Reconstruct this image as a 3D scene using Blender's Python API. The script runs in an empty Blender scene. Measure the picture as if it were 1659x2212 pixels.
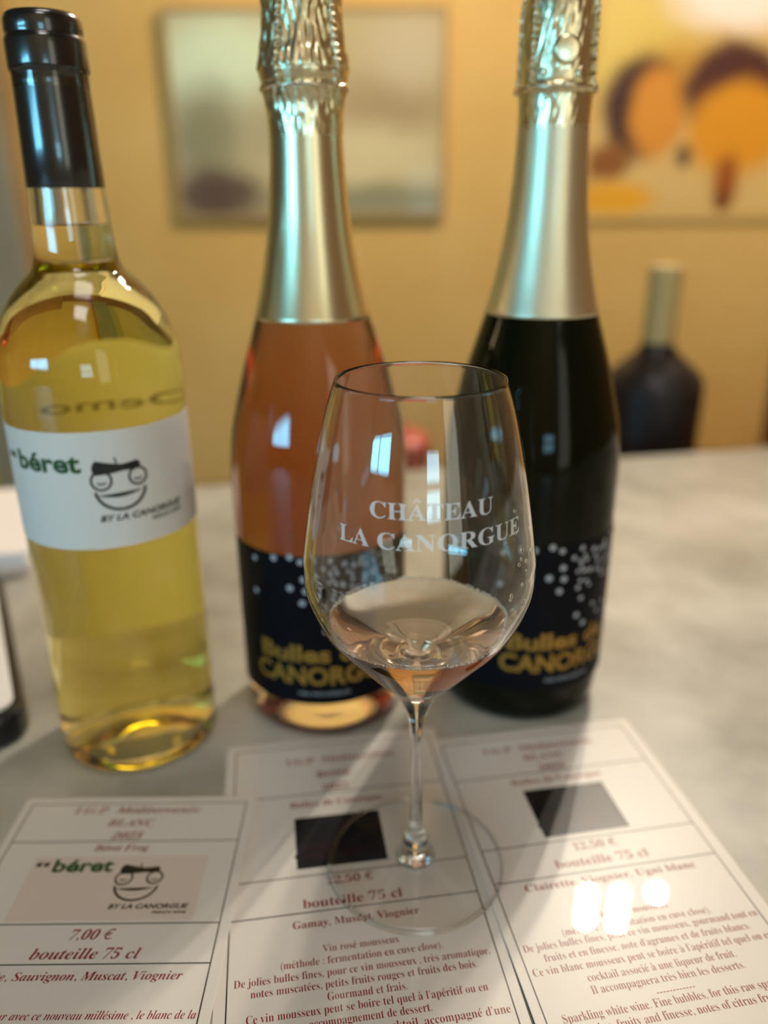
import bpy, bmesh, math, random
from mathutils import Vector, Matrix
from math import sin, cos, pi, radians, sqrt, atan2

random.seed(7)
S = bpy.context.scene
COL = S.collection
TZ = 0.90                       # height of the table top above the floor (m)

# ------------------------------------------------------------------ camera
PITCH, ROLL, CAM_H = radians(21.447), radians(-0.3577), 0.23
FOCAL_PX = 1700.2
cd = bpy.data.cameras.new('camera')
cam = bpy.data.objects.new('camera', cd)
COL.objects.link(cam)
cd.sensor_fit = 'VERTICAL'
cd.sensor_height = 36.0
cd.lens = 36.0 * FOCAL_PX / 2212.0
cd.clip_start = 0.01
F = Vector((0, cos(PITCH), -sin(PITCH)))
U0 = Vector((0, sin(PITCH), cos(PITCH)))
R0 = Vector((1, 0, 0))
Rv = cos(ROLL) * R0 + sin(ROLL) * U0
Uv = -sin(ROLL) * R0 + cos(ROLL) * U0
m = Matrix((Rv, Uv, -F)).transposed().to_4x4()
m.translation = Vector((0, 0, TZ + CAM_H))
cam.matrix_world = m
cd.dof.use_dof = True
cd.dof.focus_distance = 0.233
cd.dof.aperture_fstop = cd.lens / 6.4
S.camera = cam

# ------------------------------------------------------------------ colour management, light paths, world
S.view_settings.view_transform = 'Standard'
S.view_settings.look = 'None'
S.view_settings.gamma = 1.0
S.view_settings.use_curve_mapping = False
S.view_settings.exposure = 0.2
cy = S.cycles
cy.max_bounces = 20
cy.transmission_bounces = 20
cy.glossy_bounces = 8
cy.diffuse_bounces = 4
cy.transparent_max_bounces = 24
cy.sample_clamp_indirect = 8.0
cy.use_denoising = True
w = bpy.data.worlds.new('world')
S.world = w
w.use_nodes = True
w.node_tree.nodes['Background'].inputs[0].default_value = (0.9, 0.8, 0.62, 1)
w.node_tree.nodes['Background'].inputs[1].default_value = 0.02

LAMP_COL, LAMP_STR = (1.0, 0.89, 0.73), 2600.0
FILL_COL, FILL_STR = (1.0, 0.95, 0.89), 5.5  # added fill panels that brighten the cards and the room
WIN_A_COL, WIN_A_STR = (0.20, 0.67, 1.0), 23.0
WIN_B_COL, WIN_B_STR = (0.42, 0.80, 1.0), 8.0


# ------------------------------------------------------------------ helpers: materials
def srgb(r, g, b):
    f = lambda c: (c / 255 / 12.92) if c / 255 <= 0.04045 else ((c / 255 + 0.055) / 1.055) ** 2.4
    return (f(r), f(g), f(b), 1.0)


def new_mat(name):
    mt = bpy.data.materials.new(name)
    mt.use_nodes = True
    nt = mt.node_tree
    return mt, nt, nt.nodes['Principled BSDF'], nt.nodes['Material Output']


def pmat(name, col, rough=0.5, metal=0.0, spec=0.5, coat=0.0, coat_rough=0.05, noise=None, bump=None):
    mt, nt, b, out = new_mat(name)
    b.inputs['Base Color'].default_value = col if len(col) == 4 else (*col, 1)
    b.inputs['Roughness'].default_value = rough
    b.inputs['Metallic'].default_value = metal
    b.inputs['Specular IOR Level'].default_value = spec
    b.inputs['Coat Weight'].default_value = coat
    b.inputs['Coat Roughness'].default_value = coat_rough
    tc = nt.nodes.new('ShaderNodeTexCoord')
    if noise:                               # (scale, second colour, detail)
        n = nt.nodes.new('ShaderNodeTexNoise')
        n.inputs['Scale'].default_value = noise[0]
        n.inputs['Detail'].default_value = noise[2] if len(noise) > 2 else 3
        nt.links.new(tc.outputs['Object'], n.inputs['Vector'])
        mx = nt.nodes.new('ShaderNodeMix'); mx.data_type = 'RGBA'
        rmp = nt.nodes.new('ShaderNodeMapRange')
        rmp.inputs[1].default_value = 0.35; rmp.inputs[2].default_value = 0.65
        nt.links.new(n.outputs['Fac'], rmp.inputs[0])
        nt.links.new(rmp.outputs[0], mx.inputs[0])
        mx.inputs[6].default_value = col if len(col) == 4 else (*col, 1)
        mx.inputs[7].default_value = noise[1]
        nt.links.new(mx.outputs[2], b.inputs['Base Color'])
    if bump:                                # (scale, strength, distance)
        n = nt.nodes.new('ShaderNodeTexNoise')
        n.inputs['Scale'].default_value = bump[0]
        n.inputs['Detail'].default_value = 4
        nt.links.new(tc.outputs['Object'], n.inputs['Vector'])
        bp = nt.nodes.new('ShaderNodeBump')
        bp.inputs['Strength'].default_value = bump[1]
        bp.inputs['Distance'].default_value = bump[2]
        nt.links.new(n.outputs['Fac'], bp.inputs['Height'])
        nt.links.new(bp.outputs['Normal'], b.inputs['Normal'])
    return mt


def emat(name, col, strength):
    mt = bpy.data.materials.new(name); mt.use_nodes = True
    nt = mt.node_tree; nt.nodes.clear()
    e = nt.nodes.new('ShaderNodeEmission'); o = nt.nodes.new('ShaderNodeOutputMaterial')
    e.inputs[0].default_value = (*col, 1); e.inputs[1].default_value = strength
    nt.links.new(e.outputs[0], o.inputs[0])
    return mt


def glass_mat(name, ior=1.5, tint=(1, 1, 1), sigma=None, attr=False):
    """clear refracting medium; sigma = absorption per metre (r, g, b); attr: IOR read from the face attribute 'iorv'"""
    mt = bpy.data.materials.new(name); mt.use_nodes = True
    nt = mt.node_tree; nt.nodes.clear()
    g = nt.nodes.new('ShaderNodeBsdfGlass'); o = nt.nodes.new('ShaderNodeOutputMaterial')
    g.inputs['Color'].default_value = (*tint, 1); g.inputs['Roughness'].default_value = 0.0
    g.inputs['IOR'].default_value = ior
    if attr:
        a = nt.nodes.new('ShaderNodeAttribute'); a.attribute_name = 'iorv'
        nt.links.new(a.outputs['Fac'], g.inputs['IOR'])
    nt.links.new(g.outputs[0], o.inputs['Surface'])
    if sigma:
        v = nt.nodes.new('ShaderNodeVolumeAbsorption')
        d = max(sigma) * 1.05
        v.inputs['Color'].default_value = (1 - sigma[0] / d, 1 - sigma[1] / d, 1 - sigma[2] / d, 1)
        v.inputs['Density'].default_value = d
        nt.links.new(v.outputs[0], o.inputs['Volume'])
    return mt


def paper_mat(name, col, trans=0.35, rough=0.45):
    mt, nt, b, out = new_mat(name)
    b.inputs['Base Color'].default_value = col
    b.inputs['Roughness'].default_value = rough
    t = nt.nodes.new('ShaderNodeBsdfTranslucent'); t.inputs[0].default_value = col
    mx = nt.nodes.new('ShaderNodeMixShader'); mx.inputs[0].default_value = trans
    nt.links.new(b.outputs[0], mx.inputs[1]); nt.links.new(t.outputs[0], mx.inputs[2])
    nt.links.new(mx.outputs[0], out.inputs['Surface'])
    return mt


def painting_mat(name, base, blobs, rough=0.55, coat=0.0):
    """a painted canvas: soft ellipses (x, z, rx, rz, softness, colour) in object space, painted in order"""
    mt, nt, b, out = new_mat(name)
    b.inputs['Roughness'].default_value = rough
    b.inputs['Coat Weight'].default_value = coat
    b.inputs['Coat Roughness'].default_value = 0.04
    tc = nt.nodes.new('ShaderNodeTexCoord')
    nz = nt.nodes.new('ShaderNodeTexNoise'); nz.inputs['Scale'].default_value = 14
    nt.links.new(tc.outputs['Object'], nz.inputs['Vector'])
    dm = nt.nodes.new('ShaderNodeVectorMath'); dm.operation = 'MULTIPLY_ADD'
    dm.inputs[1].default_value = (0.03, 0.03, 0.03)
    nt.links.new(nz.outputs['Color'], dm.inputs[0]); nt.links.new(tc.outputs['Object'], dm.inputs[2])
    cur = nt.nodes.new('ShaderNodeRGB'); cur.outputs[0].default_value = base
    sock = cur.outputs[0]
    for (x, z, rx, rz, soft, col) in blobs:
        mp = nt.nodes.new('ShaderNodeVectorMath'); mp.operation = 'SUBTRACT'
        mp.inputs[1].default_value = (x + 0.015, 0.015, z + 0.015)
        nt.links.new(dm.outputs[0], mp.inputs[0])
        sc = nt.nodes.new('ShaderNodeVectorMath'); sc.operation = 'MULTIPLY'
        sc.inputs[1].default_value = (1 / rx, 0, 1 / rz)
        nt.links.new(mp.outputs[0], sc.inputs[0])
        ln = nt.nodes.new('ShaderNodeVectorMath'); ln.operation = 'LENGTH'
        nt.links.new(sc.outputs[0], ln.inputs[0])
        rm = nt.nodes.new('ShaderNodeMapRange'); rm.interpolation_type = 'SMOOTHSTEP'
        rm.inputs[1].default_value = 1 - soft; rm.inputs[2].default_value = 1 + soft
        rm.inputs[3].default_value = 1; rm.inputs[4].default_value = 0
        nt.links.new(ln.outputs['Value'], rm.inputs[0])
        mx = nt.nodes.new('ShaderNodeMix'); mx.data_type = 'RGBA'
        nt.links.new(rm.outputs[0], mx.inputs[0]); nt.links.new(sock, mx.inputs[6])
        mx.inputs[7].default_value = col
        sock = mx.outputs[2]
    nt.links.new(sock, b.inputs['Base Color'])
    return mt


# ------------------------------------------------------------------ helpers: geometry (local units are metres)
class MB:
    """collects faces into one mesh"""
    def __init__(s):
        s.v = []; s.f = []; s.a = []

    def add(s, vs, fs, attr=None):
        o = len(s.v); s.v += [tuple(p) for p in vs]
        s.f += [tuple(i + o for i in q) for q in fs]
        s.a += [attr] * len(fs)

    def box(s, x0, x1, y0, y1, z0, z1):
        s.add([(x0, y0, z0), (x1, y0, z0), (x1, y1, z0), (x0, y1, z0), (x0, y0, z1), (x1, y0, z1), (x1, y1, z1), (x0, y1, z1)],
              [(0, 3, 2, 1), (4, 5, 6, 7), (0, 1, 5, 4), (1, 2, 6, 5), (2, 3, 7, 6), (3, 0, 4, 7)])

    def lathe(s, prof, seg=96, attr=None, fn=None, closed_top=False):
        """prof: (r, z) list; normals point outward when the profile runs bottom -> top on the outside"""
        rings = []
        vs, fs = [], []
        for r, z in prof:
            if r < 1e-7:
                rings.append([len(vs)]); vs.append((0, 0, z))
            else:
                ids = []
                for k in range(seg):
                    t = 2 * pi * k / seg
                    rr, zz = (r, z) if fn is None else fn(r, z, t)
                    ids.append(len(vs)); vs.append((rr * sin(t), -rr * cos(t), zz))
                rings.append(ids)
        for a, b in zip(rings[:-1], rings[1:]):
            for k in range(seg):
                k2 = (k + 1) % seg
                if len(a) == 1 and len(b) == 1: continue
                if len(a) == 1: fs.append((a[0], b[k2], b[k]))
                elif len(b) == 1: fs.append((a[k], a[k2], b[0]))
                else: fs.append((a[k], a[k2], b[k2], b[k]))
        s.add(vs, fs, attr)

    def tube(s, pts, r, n=8, rf=None):
        pts = [Vector(p) for p in pts]
        vs, fs = [], []
        up = Vector((0.13, 0.27, 0.95))
        for i, p in enumerate(pts):
            d = (pts[min(i + 1, len(pts) - 1)] - pts[max(i - 1, 0)]).normalized()
            a = d.cross(up).normalized(); b = d.cross(a)
            rr = r if rf is None else rf(i)
            for k in range(n):
                t = 2 * pi * k / n
                vs.append(p + rr * (cos(t) * a + sin(t) * b))
        for i in range(len(pts) - 1):
            for k in range(n):
                k2 = (k + 1) % n
                fs.append((i * n + k, i * n + k2, (i + 1) * n + k2, (i + 1) * n + k))
        fs.append(tuple(range(n))[::-1]); fs.append(tuple((len(pts) - 1) * n + k for k in range(n)))
        s.add(vs, fs)

    def ball(s, c, r, sx=1, sy=1, sz=1, u=8, v=5):
        vs, fs = [], []
        vs.append((c[0], c[1], c[2] - r * sz))
        for i in range(1, v):
            a = -pi / 2 + pi * i / v
            for k in range(u):
                t = 2 * pi * k / u
                vs.append((c[0] + r * sx * cos(a) * cos(t), c[1] + r * sy * cos(a) * sin(t), c[2] + r * sz * sin(a)))
        vs.append((c[0], c[1], c[2] + r * sz))
        for k in range(u):
            k2 = (k + 1) % u
            fs.append((0, 1 + k2, 1 + k))
            for i in range(v - 2):
                fs.append((1 + i * u + k, 1 + i * u + k2, 1 + (i + 1) * u + k2, 1 + (i + 1) * u + k))
            fs.append((1 + (v - 2) * u + k, 1 + (v - 2) * u + k2, len(vs) - 1))
        s.add(vs, fs)

    def build(s, name, mat, parent=None, smooth=False, bevel=0, bseg=3, sub=0, angle=None):
        me = bpy.data.meshes.new(name)
        me.from_pydata(s.v, [], s.f)
        if any(a is not None for a in s.a):
            at = me.attributes.new('iorv', 'FLOAT', 'FACE')
            at.data.foreach_set('value', [1.0 if a is None else a for a in s.a])
        me.update()
        if smooth:
            me.polygons.foreach_set('use_smooth', [True] * len(me.polygons))
        if angle is not None:
            me.set_sharp_from_angle(angle=radians(angle))
        o = bpy.data.objects.new(name, me)
        COL.objects.link(o)
        if isinstance(mat, (list, tuple)):
            for q in mat: me.materials.append(q)
        elif mat: me.materials.append(mat)
        if parent: o.parent = parent
        if bevel:
            b = o.modifiers.new('bevel', 'BEVEL'); b.width = bevel; b.segments = bseg; b.limit_method = 'ANGLE'
        if sub:
            q = o.modifiers.new('sub', 'SUBSURF'); q.levels = sub; q.render_levels = sub
        return o


def thing(name, label, cat, loc=(0, 0, 0), rotz=0.0, group=None):
    o = bpy.data.objects.new(name, None)
    COL.objects.link(o)
    o.empty_display_size = 0.05
    o.location = loc; o.rotation_euler = (0, 0, rotz)
    o['label'] = label; o['category'] = cat
    if group: o['group'] = group
    return o


def struct(o):
    o['kind'] = 'structure'; return o


def smooth_prof(pts, n=6):
    """Catmull-Rom through (r, z) points"""
    out = []
    P = [pts[0]] + list(pts) + [pts[-1]]
    for i in range(1, len(P) - 2):
        p0, p1, p2, p3 = P[i - 1], P[i], P[i + 1], P[i + 2]
        for k in range(n):
            t = k / n
            q = []
            for j in (0, 1):
                q.append(0.5 * ((2 * p1[j]) + (-p0[j] + p2[j]) * t + (2 * p0[j] - 5 * p1[j] + 4 * p2[j] - p3[j]) * t * t
                                + (-p0[j] + 3 * p1[j] - 3 * p2[j] + p3[j]) * t ** 3))
            out.append((max(q[0], 0.0), q[1]))
    out.append(tuple(pts[-1]))
    return out


def mm(pts):
    return [(a / 1000, b / 1000) for a, b in pts]


def interp(prof, z):
    """radius of a monotone-in-z profile at z"""
    for (r0, z0), (r1, z1) in zip(prof[:-1], prof[1:]):
        if (z0 - z) * (z1 - z) <= 0 and z0 != z1:
            return r0 + (r1 - r0) * (z - z0) / (z1 - z0)
    return prof[-1][0]


# ------------------------------------------------------------------ helpers: lettering
def _serif(s, up, lo, dg):
    return ''.join(chr(up + ord(c) - 65) if 'A' <= c <= 'Z' else chr(lo + ord(c) - 97) if 'a' <= c <= 'z'
                   else chr(dg + ord(c) - 48) if '0' <= c <= '9' and dg else c for c in s)


ACC = {'é': ('e', 'a'), 'è': ('e', 'g'), 'à': ('a', 'g'), 'É': ('E', 'a'), 'Â': ('A', 'c'), 'ê': ('e', 'c')}
STY = {'serif_bold': (0x1D400, 0x1D41A, 0x1D7CE, 0.0, 0.0), 'serif': (0x1D400, 0x1D41A, 0x1D7CE, -0.009, 0.0),
       'serif_italic_bold': (0x1D468, 0x1D482, 0, 0.0, 0.0), 'serif_italic': (0x1D468, 0x1D482, 0, -0.006, 0.0),
       'serif_bold_lean': (0x1D400, 0x1D41A, 0x1D7CE, 0.0, 0.28), 'sans': (0, 0, 0, 0.0, 0.0), 'sans_bold': (0, 0, 0, 0.03, 0.0), 'sans_bold_italic': (0, 0, 0, 0.035, 0.25)}


def _raw(s, sty, with_mesh=True):
    up, lo, dg, off, sh = STY[sty]
    t = _serif(s, up, lo, dg) if up else s
    cu = bpy.data.curves.new('lettering', 'FONT')
    cu.body = t; cu.size = 1.0; cu.offset = off; cu.shear = sh; cu.resolution_u = 3
    o = bpy.data.objects.new('lettering', cu)
    COL.objects.link(o)
    dg_ = bpy.context.evaluated_depsgraph_get(); dg_.update()
    ev = o.evaluated_get(dg_)
    me = ev.to_mesh()
    vs = [(v.co.x, v.co.y) for v in me.vertices]
    fs = [tuple(p.vertices) for p in me.polygons]
    ev.to_mesh_clear()
    bpy.data.objects.remove(o); bpy.data.curves.remove(cu)
    return vs, fs


_cache = {}


def text2d(s, sty):
    """2D lettering in em units: verts, faces; accents are drawn over their letters"""
    if (s, sty) in _cache: return _cache[(s, sty)]
    ser = STY[sty][0] != 0
    base = ''.join(ACC[c][0] if (ser and c in ACC) else c for c in s)
    vs, fs = _raw(base, sty)
    if ser:
        for i, c in enumerate(s):
            if c in ACC:
                ch, kind = ACC[c]
                pv, _ = _raw(base[:i + 1], sty); gv, _ = _raw(ch, sty)
                x1 = max(p[0] for p in pv); wd = max(p[0] for p in gv) - min(p[0] for p in gv)
                ytop = max(p[1] for p in gv); x = x1 - wd / 2
                if 'italic' in sty: x += 0.06
                if kind == 'a': q = [(x - .05, ytop + .05), (x + .02, ytop + .05), (x + .16, ytop + .22), (x + .06, ytop + .22)]
                elif kind == 'g': q = [(x + .05, ytop + .05), (x - .02, ytop + .05), (x - .16, ytop + .22), (x - .06, ytop + .22)][::-1]
                else:
                    q = [(x - .15, ytop + .05), (x - .08, ytop + .05), (x, ytop + .16), (x + .08, ytop + .05), (x + .15, ytop + .05), (x + .03, ytop + .22), (x - .03, ytop + .22)]
                o = len(vs); vs = vs + q
                if kind == 'c': fs = fs + [(o, o + 1, o + 2, o + 6), (o + 2, o + 3, o + 4, o + 5), (o + 2, o + 5, o + 6)]
                else: fs = fs + [tuple(range(o, o + 4))]
    _cache[(s, sty)] = (vs, fs)
    return vs, fs


class Flat:
    """2D artwork in millimetres, later laid on a sheet or bent round a bottle"""
    def __init__(s):
        s.v = []; s.f = []

    def add(s, vs, fs):
        o = len(s.v); s.v += list(vs); s.f += [tuple(i + o for i in q) for q in fs]

    def text(s, t, sty, x, y, em, width=None, align='c'):
        vs, fs = text2d(t, sty)
        x0 = min(p[0] for p in vs); x1 = max(p[0] for p in vs)
        sx = em if width is None else width / (x1 - x0)
        ox = {'c': -(x0 + x1) / 2, 'l': -x0, 'r': -x1}[align]
        s.add([(x + (p[0] + ox) * sx, y + p[1] * em) for p in vs], fs)

    def rect(s, x0, x1, y0, y1):
        s.add([(x0, y0), (x1, y0), (x1, y1), (x0, y1)], [(0, 1, 2, 3)])

    def disc(s, x, y, r, n=14):
        s.add([(x + r * cos(2 * pi * k / n), y + r * sin(2 * pi * k / n)) for k in range(n)], [tuple(range(n))])

    def poly(s, pts):
        n = len(pts); cx_ = sum(p[0] for p in pts) / n; cy_ = sum(p[1] for p in pts) / n
        s.add(list(pts) + [(cx_, cy_)], [(k, (k + 1) % n, n) for k in range(n)])

    def stroke(s, pts, w):
        vs, fs = [], []
        for i, p in enumerate(pts):
            a = pts[max(i - 1, 0)]; b = pts[min(i + 1, len(pts) - 1)]
            dx, dy = b[0] - a[0], b[1] - a[1]; L = sqrt(dx * dx + dy * dy) or 1
            ww = (w(i / (len(pts) - 1)) if callable(w) else w) / 2
            vs += [(p[0] + dy / L * ww, p[1] - dx / L * ww), (p[0] - dy / L * ww, p[1] + dx / L * ww)]
        for i in range(len(pts) - 1):
            fs.append((2 * i, 2 * i + 2, 2 * i + 3, 2 * i + 1))
        s.add(vs, fs)

    def arc(s, cx_, cy_, rx, ry, a0, a1, w, n=28):
        s.stroke([(cx_ + rx * cos(radians(a0 + (a1 - a0) * k / n)), cy_ + ry * sin(radians(a0 + (a1 - a0) * k / n))) for k in range(n + 1)], w)

    def moved(s, dx, dy, k=1.0):
        q = Flat(); q.f = list(s.f); q.v = [(dx + a * k, dy + b * k) for a, b in s.v]; return q

    def sheet(s, name, mat, parent, z):
        b = MB(); b.add([(x / 1000, y / 1000, z) for x, y in s.v], s.f)
        return b.build(name, mat, parent)

    def sheet_parts(s, mat, parent, z, cuts):
        """one part per printed cell: cuts = (lower y limit, name) from the top down"""
        sel = {n: Flat() for _, n in cuts}
        for q in s.f:
            yc = sum(s.v[i][1] for i in q) / len(q)
            n = next(n for lim, n in cuts if yc > lim)
            sel[n].add([s.v[i] for i in q], [tuple(range(len(q)))])
        for n, fl in sel.items(): fl.sheet(n, mat, parent, z)

    def bend(s, name, mat, parent, r, th0=0.0, off=0.0001):
        """wrap (arc length, height) round a vertical surface; r a number or a function of z in metres"""
        bm = bmesh.new()
        vv = [bm.verts.new((x, z, 0)) for x, z in s.v]
        for q in s.f:
            try: bm.faces.new([vv[i] for i in q])
            except ValueError: pass
        xs = [x for x, z in s.v]; x = min(xs) + 1.2
        while x < max(xs):                      # slice into narrow strips so that the artwork can follow the curve
            bmesh.ops.bisect_plane(bm, geom=bm.verts[:] + bm.edges[:] + bm.faces[:], plane_co=(x, 0, 0), plane_no=(1, 0, 0))
            x += 1.2
        bm.verts.index_update()
        b = MB(); vs = []
        for v in bm.verts:
            zz = v.co.y / 1000; rr = (r(zz) if callable(r) else r); t = th0 + (v.co.x / 1000) / rr
            vs.append(((rr + off) * sin(t), -(rr + off) * cos(t), zz))
        b.add(vs, [tuple(v.index for v in q.verts) for q in bm.faces])
        bm.free()
        return b.build(name, mat, parent)


# ------------------------------------------------------------------ materials
M = {}
M['wall'] = pmat('mustard plaster', srgb(230, 185, 106), 0.85, noise=(3.0, srgb(222, 174, 93)), bump=(60, 0.15, 0.01))
M['front_wall'] = pmat('cream plaster', srgb(222, 208, 168), 0.85, noise=(4, srgb(212, 198, 156)))
M['ceiling'] = pmat('dark timber ceiling', srgb(120, 95, 66), 0.8, noise=(7, srgb(98, 76, 52)))
M['side_wall'] = pmat('brown limewash', srgb(142, 112, 74), 0.9, noise=(4, srgb(128, 98, 62)))
M['floor'] = pmat('terracotta floor', srgb(140, 95, 65), 0.6, noise=(5, srgb(115, 78, 55)))
M['stone'] = None
M['trim'] = pmat('grey painted wood', srgb(164, 144, 108), 0.6, noise=(6, srgb(150, 132, 98)))
M['darkwood'] = pmat('dark wood', srgb(108, 72, 36), 0.5, noise=(9, srgb(84, 54, 26)))
M['steel'] = pmat('dark metal', srgb(60, 58, 55), 0.35, metal=0.9)
M['glass'] = glass_mat('clear glass', 1.5, (0.995, 1.0, 0.995))
M['white_wine'] = glass_mat('white wine', 1.34, sigma=(0.8, 3.2, 25.0), attr=True)
M['rose_bottle'] = glass_mat('rose wine in the bottle', 1.34, sigma=(3.0, 14.5, 27.0), attr=True)
M['rose_glass'] = glass_mat('rose wine in the glass', 1.34, sigma=(2.5, 11.0, 20.0), attr=True)
M['foil'] = pmat('champagne gold foil', (0.82, 0.735, 0.49), 0.29, metal=1.0, bump=(90, 0.05, 0.001))
M['foil_matt'] = pmat('matt champagne foil', (0.82, 0.755, 0.54), 0.40, metal=1.0, bump=(140, 0.08, 0.001))
M['foil_head'] = pmat('crinkled gold foil', (0.84, 0.75, 0.50), 0.27, metal=1.0, bump=(380, 0.16, 0.001))
M['wire'] = pmat('gold wire', (0.78, 0.70, 0.5), 0.3, metal=1.0)
M['black_glass'] = pmat('near black green glass', (0.004, 0.005, 0.0015), 0.06, spec=0.18)
M['capsule'] = pmat('black shrink capsule', (0.006, 0.007, 0.008), 0.22, spec=0.75, coat=0.5, coat_rough=0.08, bump=(160, 0.06, 0.001))
M['label_white'] = paper_mat('white label paper', (0.86, 0.86, 0.84, 1), 0.25)
M['back_sheet'] = paper_mat('back label paper', (0.93, 0.91, 0.84, 1), 0.6)
M['label_black'] = pmat('matt black label', (0.0025, 0.003, 0.006), 0.45, spec=0.10)
M['gold_print'] = pmat('gold print', srgb(165, 126, 48), 0.45, metal=0.5)
M['grey_print'] = pmat('silver grey print', srgb(170, 176, 184), 0.5)
M['green_print'] = pmat('dark green print', srgb(30, 78, 34), 0.4)
M['black_print'] = pmat('black print', (0.008, 0.008, 0.009), 0.3)
LAM = dict(rough=0.36, spec=0.35, coat=0.5, coat_rough=0.02)
M['laminate'] = pmat('laminated card', srgb(214, 208, 199), bump=(500, 0.015, 0.0002), **LAM)
M['red_print'] = pmat('dark red print', srgb(132, 12, 24), **LAM)
M['rule'] = pmat('black rule', (0.006, 0.006, 0.007), **LAM)
M['photo_black'] = pmat('black label picture', (0.005, 0.005, 0.007), **LAM)
M['photo_red'] = pmat('dim red print', (0.03, 0.006, 0.008), **LAM)
M['pink_patch'] = pmat('pale pink print', srgb(210, 194, 181), **LAM)
M['lam_green'] = pmat('green print under laminate', srgb(24, 74, 28), **LAM)
M['white_plastic'] = pmat('white plastic', srgb(228, 226, 222), 0.3)
M['black_plastic'] = pmat('black plastic', (0.008, 0.008, 0.009), 0.3)
M['paper'] = pmat('white paper', srgb(245, 236, 230), 0.7)
M['bulb'] = emat('glowing lamp glass', LAMP_COL, LAMP_STR)
M['sky_a'] = emat('blue daylight in window', WIN_A_COL, WIN_A_STR)
M['sky_b'] = emat('pale daylight in window', WIN_B_COL, WIN_B_STR)
M['fill_c'] = emat('cream fill glow', (1.0, 0.97, 0.78), 1.8)  # added cream glow for the foil necks to mirror
M['dark_bottle'] = pmat('dark brown glass', srgb(34, 26, 24), 0.4)
M['grey_foil'] = pmat('grey green capsule', srgb(196, 168, 108), 0.6)
M['red'] = pmat('red enamel', srgb(190, 40, 28), 0.35)


def stone():
    mt, nt, b, out = new_mat('mottled stone')
    b.inputs['Roughness'].default_value = 0.38
    tc = nt.nodes.new('ShaderNodeTexCoord')
    n1 = nt.nodes.new('ShaderNodeTexNoise'); n1.inputs['Scale'].default_value = 9; n1.inputs['Detail'].default_value = 6
    n1.inputs['Distortion'].default_value = 0.6
    n2 = nt.nodes.new('ShaderNodeTexNoise'); n2.inputs['Scale'].default_value = 34; n2.inputs['Detail'].default_value = 5
    for n in (n1, n2): nt.links.new(tc.outputs['Object'], n.inputs['Vector'])
    r = nt.nodes.new('ShaderNodeValToRGB')
    e = r.color_ramp.elements
    e[0].position = 0.3; e[0].color = srgb(134, 130, 119)
    e[1].position = 0.72; e[1].color = srgb(194, 191, 181)
    k = e.new(0.5); k.color = srgb(164, 161, 149)
    ad = nt.nodes.new('ShaderNodeMath'); ad.operation = 'MULTIPLY_ADD'; ad.inputs[1].default_value = 0.35
    sb = nt.nodes.new('ShaderNodeMath'); sb.operation = 'SUBTRACT'; sb.inputs[1].default_value = 0.175
    nt.links.new(n2.outputs['Fac'], ad.inputs[0]); nt.links.new(n1.outputs['Fac'], ad.inputs[2])
    nt.links.new(ad.outputs[0], sb.inputs[0]); nt.links.new(sb.outputs[0], r.inputs[0])
    nt.links.new(r.outputs[0], b.inputs['Base Color'])
    return mt


M['stone'] = stone()

# ------------------------------------------------------------------ the room
X0, X1, Y0, Y1, ZC = -3.6, 2.3, -2.0, 2.4, 3.05
T = 0.12


def slab(name, mat, *a):
    b = MB(); b.box(*a); return struct(b.build(name, mat))


slab('floor', M['floor'], X0, X1, Y0, Y1, -0.1, 0)
slab('ceiling', M['ceiling'], X0 - T, X1 + T, Y0 - T, Y1 + T, ZC, ZC + 0.1)
slab('wall_back', M['wall'], X0 - T, X1 + T, Y1, Y1 + T, -0.1, ZC)
slab('wall_right', M['side_wall'], X1, X1 + T, Y0, Y1, -0.1, ZC)
slab('wall_left', M['side_wall'], X0 - T, X0, Y0, Y1, -0.1, ZC)
# wall behind the camera with two window openings and one for an added fill pane
WA = (-3.50, -1.55, 1.20, 1.70)
WB = (0.15, 0.80, 0.92, 1.45)
WC = (1.05, 1.95, 0.55, 2.35)  # opening for the added cream fill pane
wf = MB()
for x0, x1, z0, z1 in ((X0 - T, WA[0], -.1, ZC), (WA[1], WB[0], -.1, ZC), (WB[1], WC[0], -.1, ZC), (WC[1], X1 + T, -.1, ZC),
                       (WA[0], WA[1], -.1, WA[2]), (WA[0], WA[1], WA[3], ZC), (WB[0], WB[1], -.1, WB[2]), (WB[0], WB[1], WB[3], ZC), (WC[0], WC[1], -.1, WC[2]), (WC[0], WC[1], WC[3], ZC)):
    wf.box(x0, x1, Y0 - T, Y0, z0, z1)
struct(wf.build('wall_front', M['front_wall']))


def window(name, W, mat, nx, nz):
    x0, x1, z0, z1 = W
    b = MB(); b.box(x0, x1, Y0 - 0.09, Y0 - 0.08, z0, z1)
    p = struct(b.build(name, mat))
    f = MB(); t = 0.05
    for i in range(nx + 1):
        x = x0 + (x1 - x0 - t) * i / nx; f.box(x, x + t, Y0 - 0.078, Y0 - 0.03, z0, z1)
    for i in range(nz + 1):
        z = z0 + (z1 - z0 - t) * i / nz; f.box(x0, x1, Y0 - 0.076, Y0 - 0.032, z, z + t)
    f.build('window_frame', M['trim'], p)


window('fill_pane', WC, M['fill_c'], 1, 1)  # added glowing pane in a frame, brightens the foil reflections
window('window_1', WA, M['sky_a'], 2, 1)
window('window_2', WB, M['sky_b'], 1, 2)
b = MB(); b.box(-1.20, -1.00, Y1 - 0.09, Y1, 0, 2.5)
struct(b.build('trim_1', M['trim'], bevel=0.006))
b = MB(); b.box(1.19, 1.34, Y1 - 0.07, Y1, 0, 1.14)  # upright dark brown strip against the back wall
struct(b.build('dark_strip', M['darkwood'], bevel=0.006))

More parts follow.
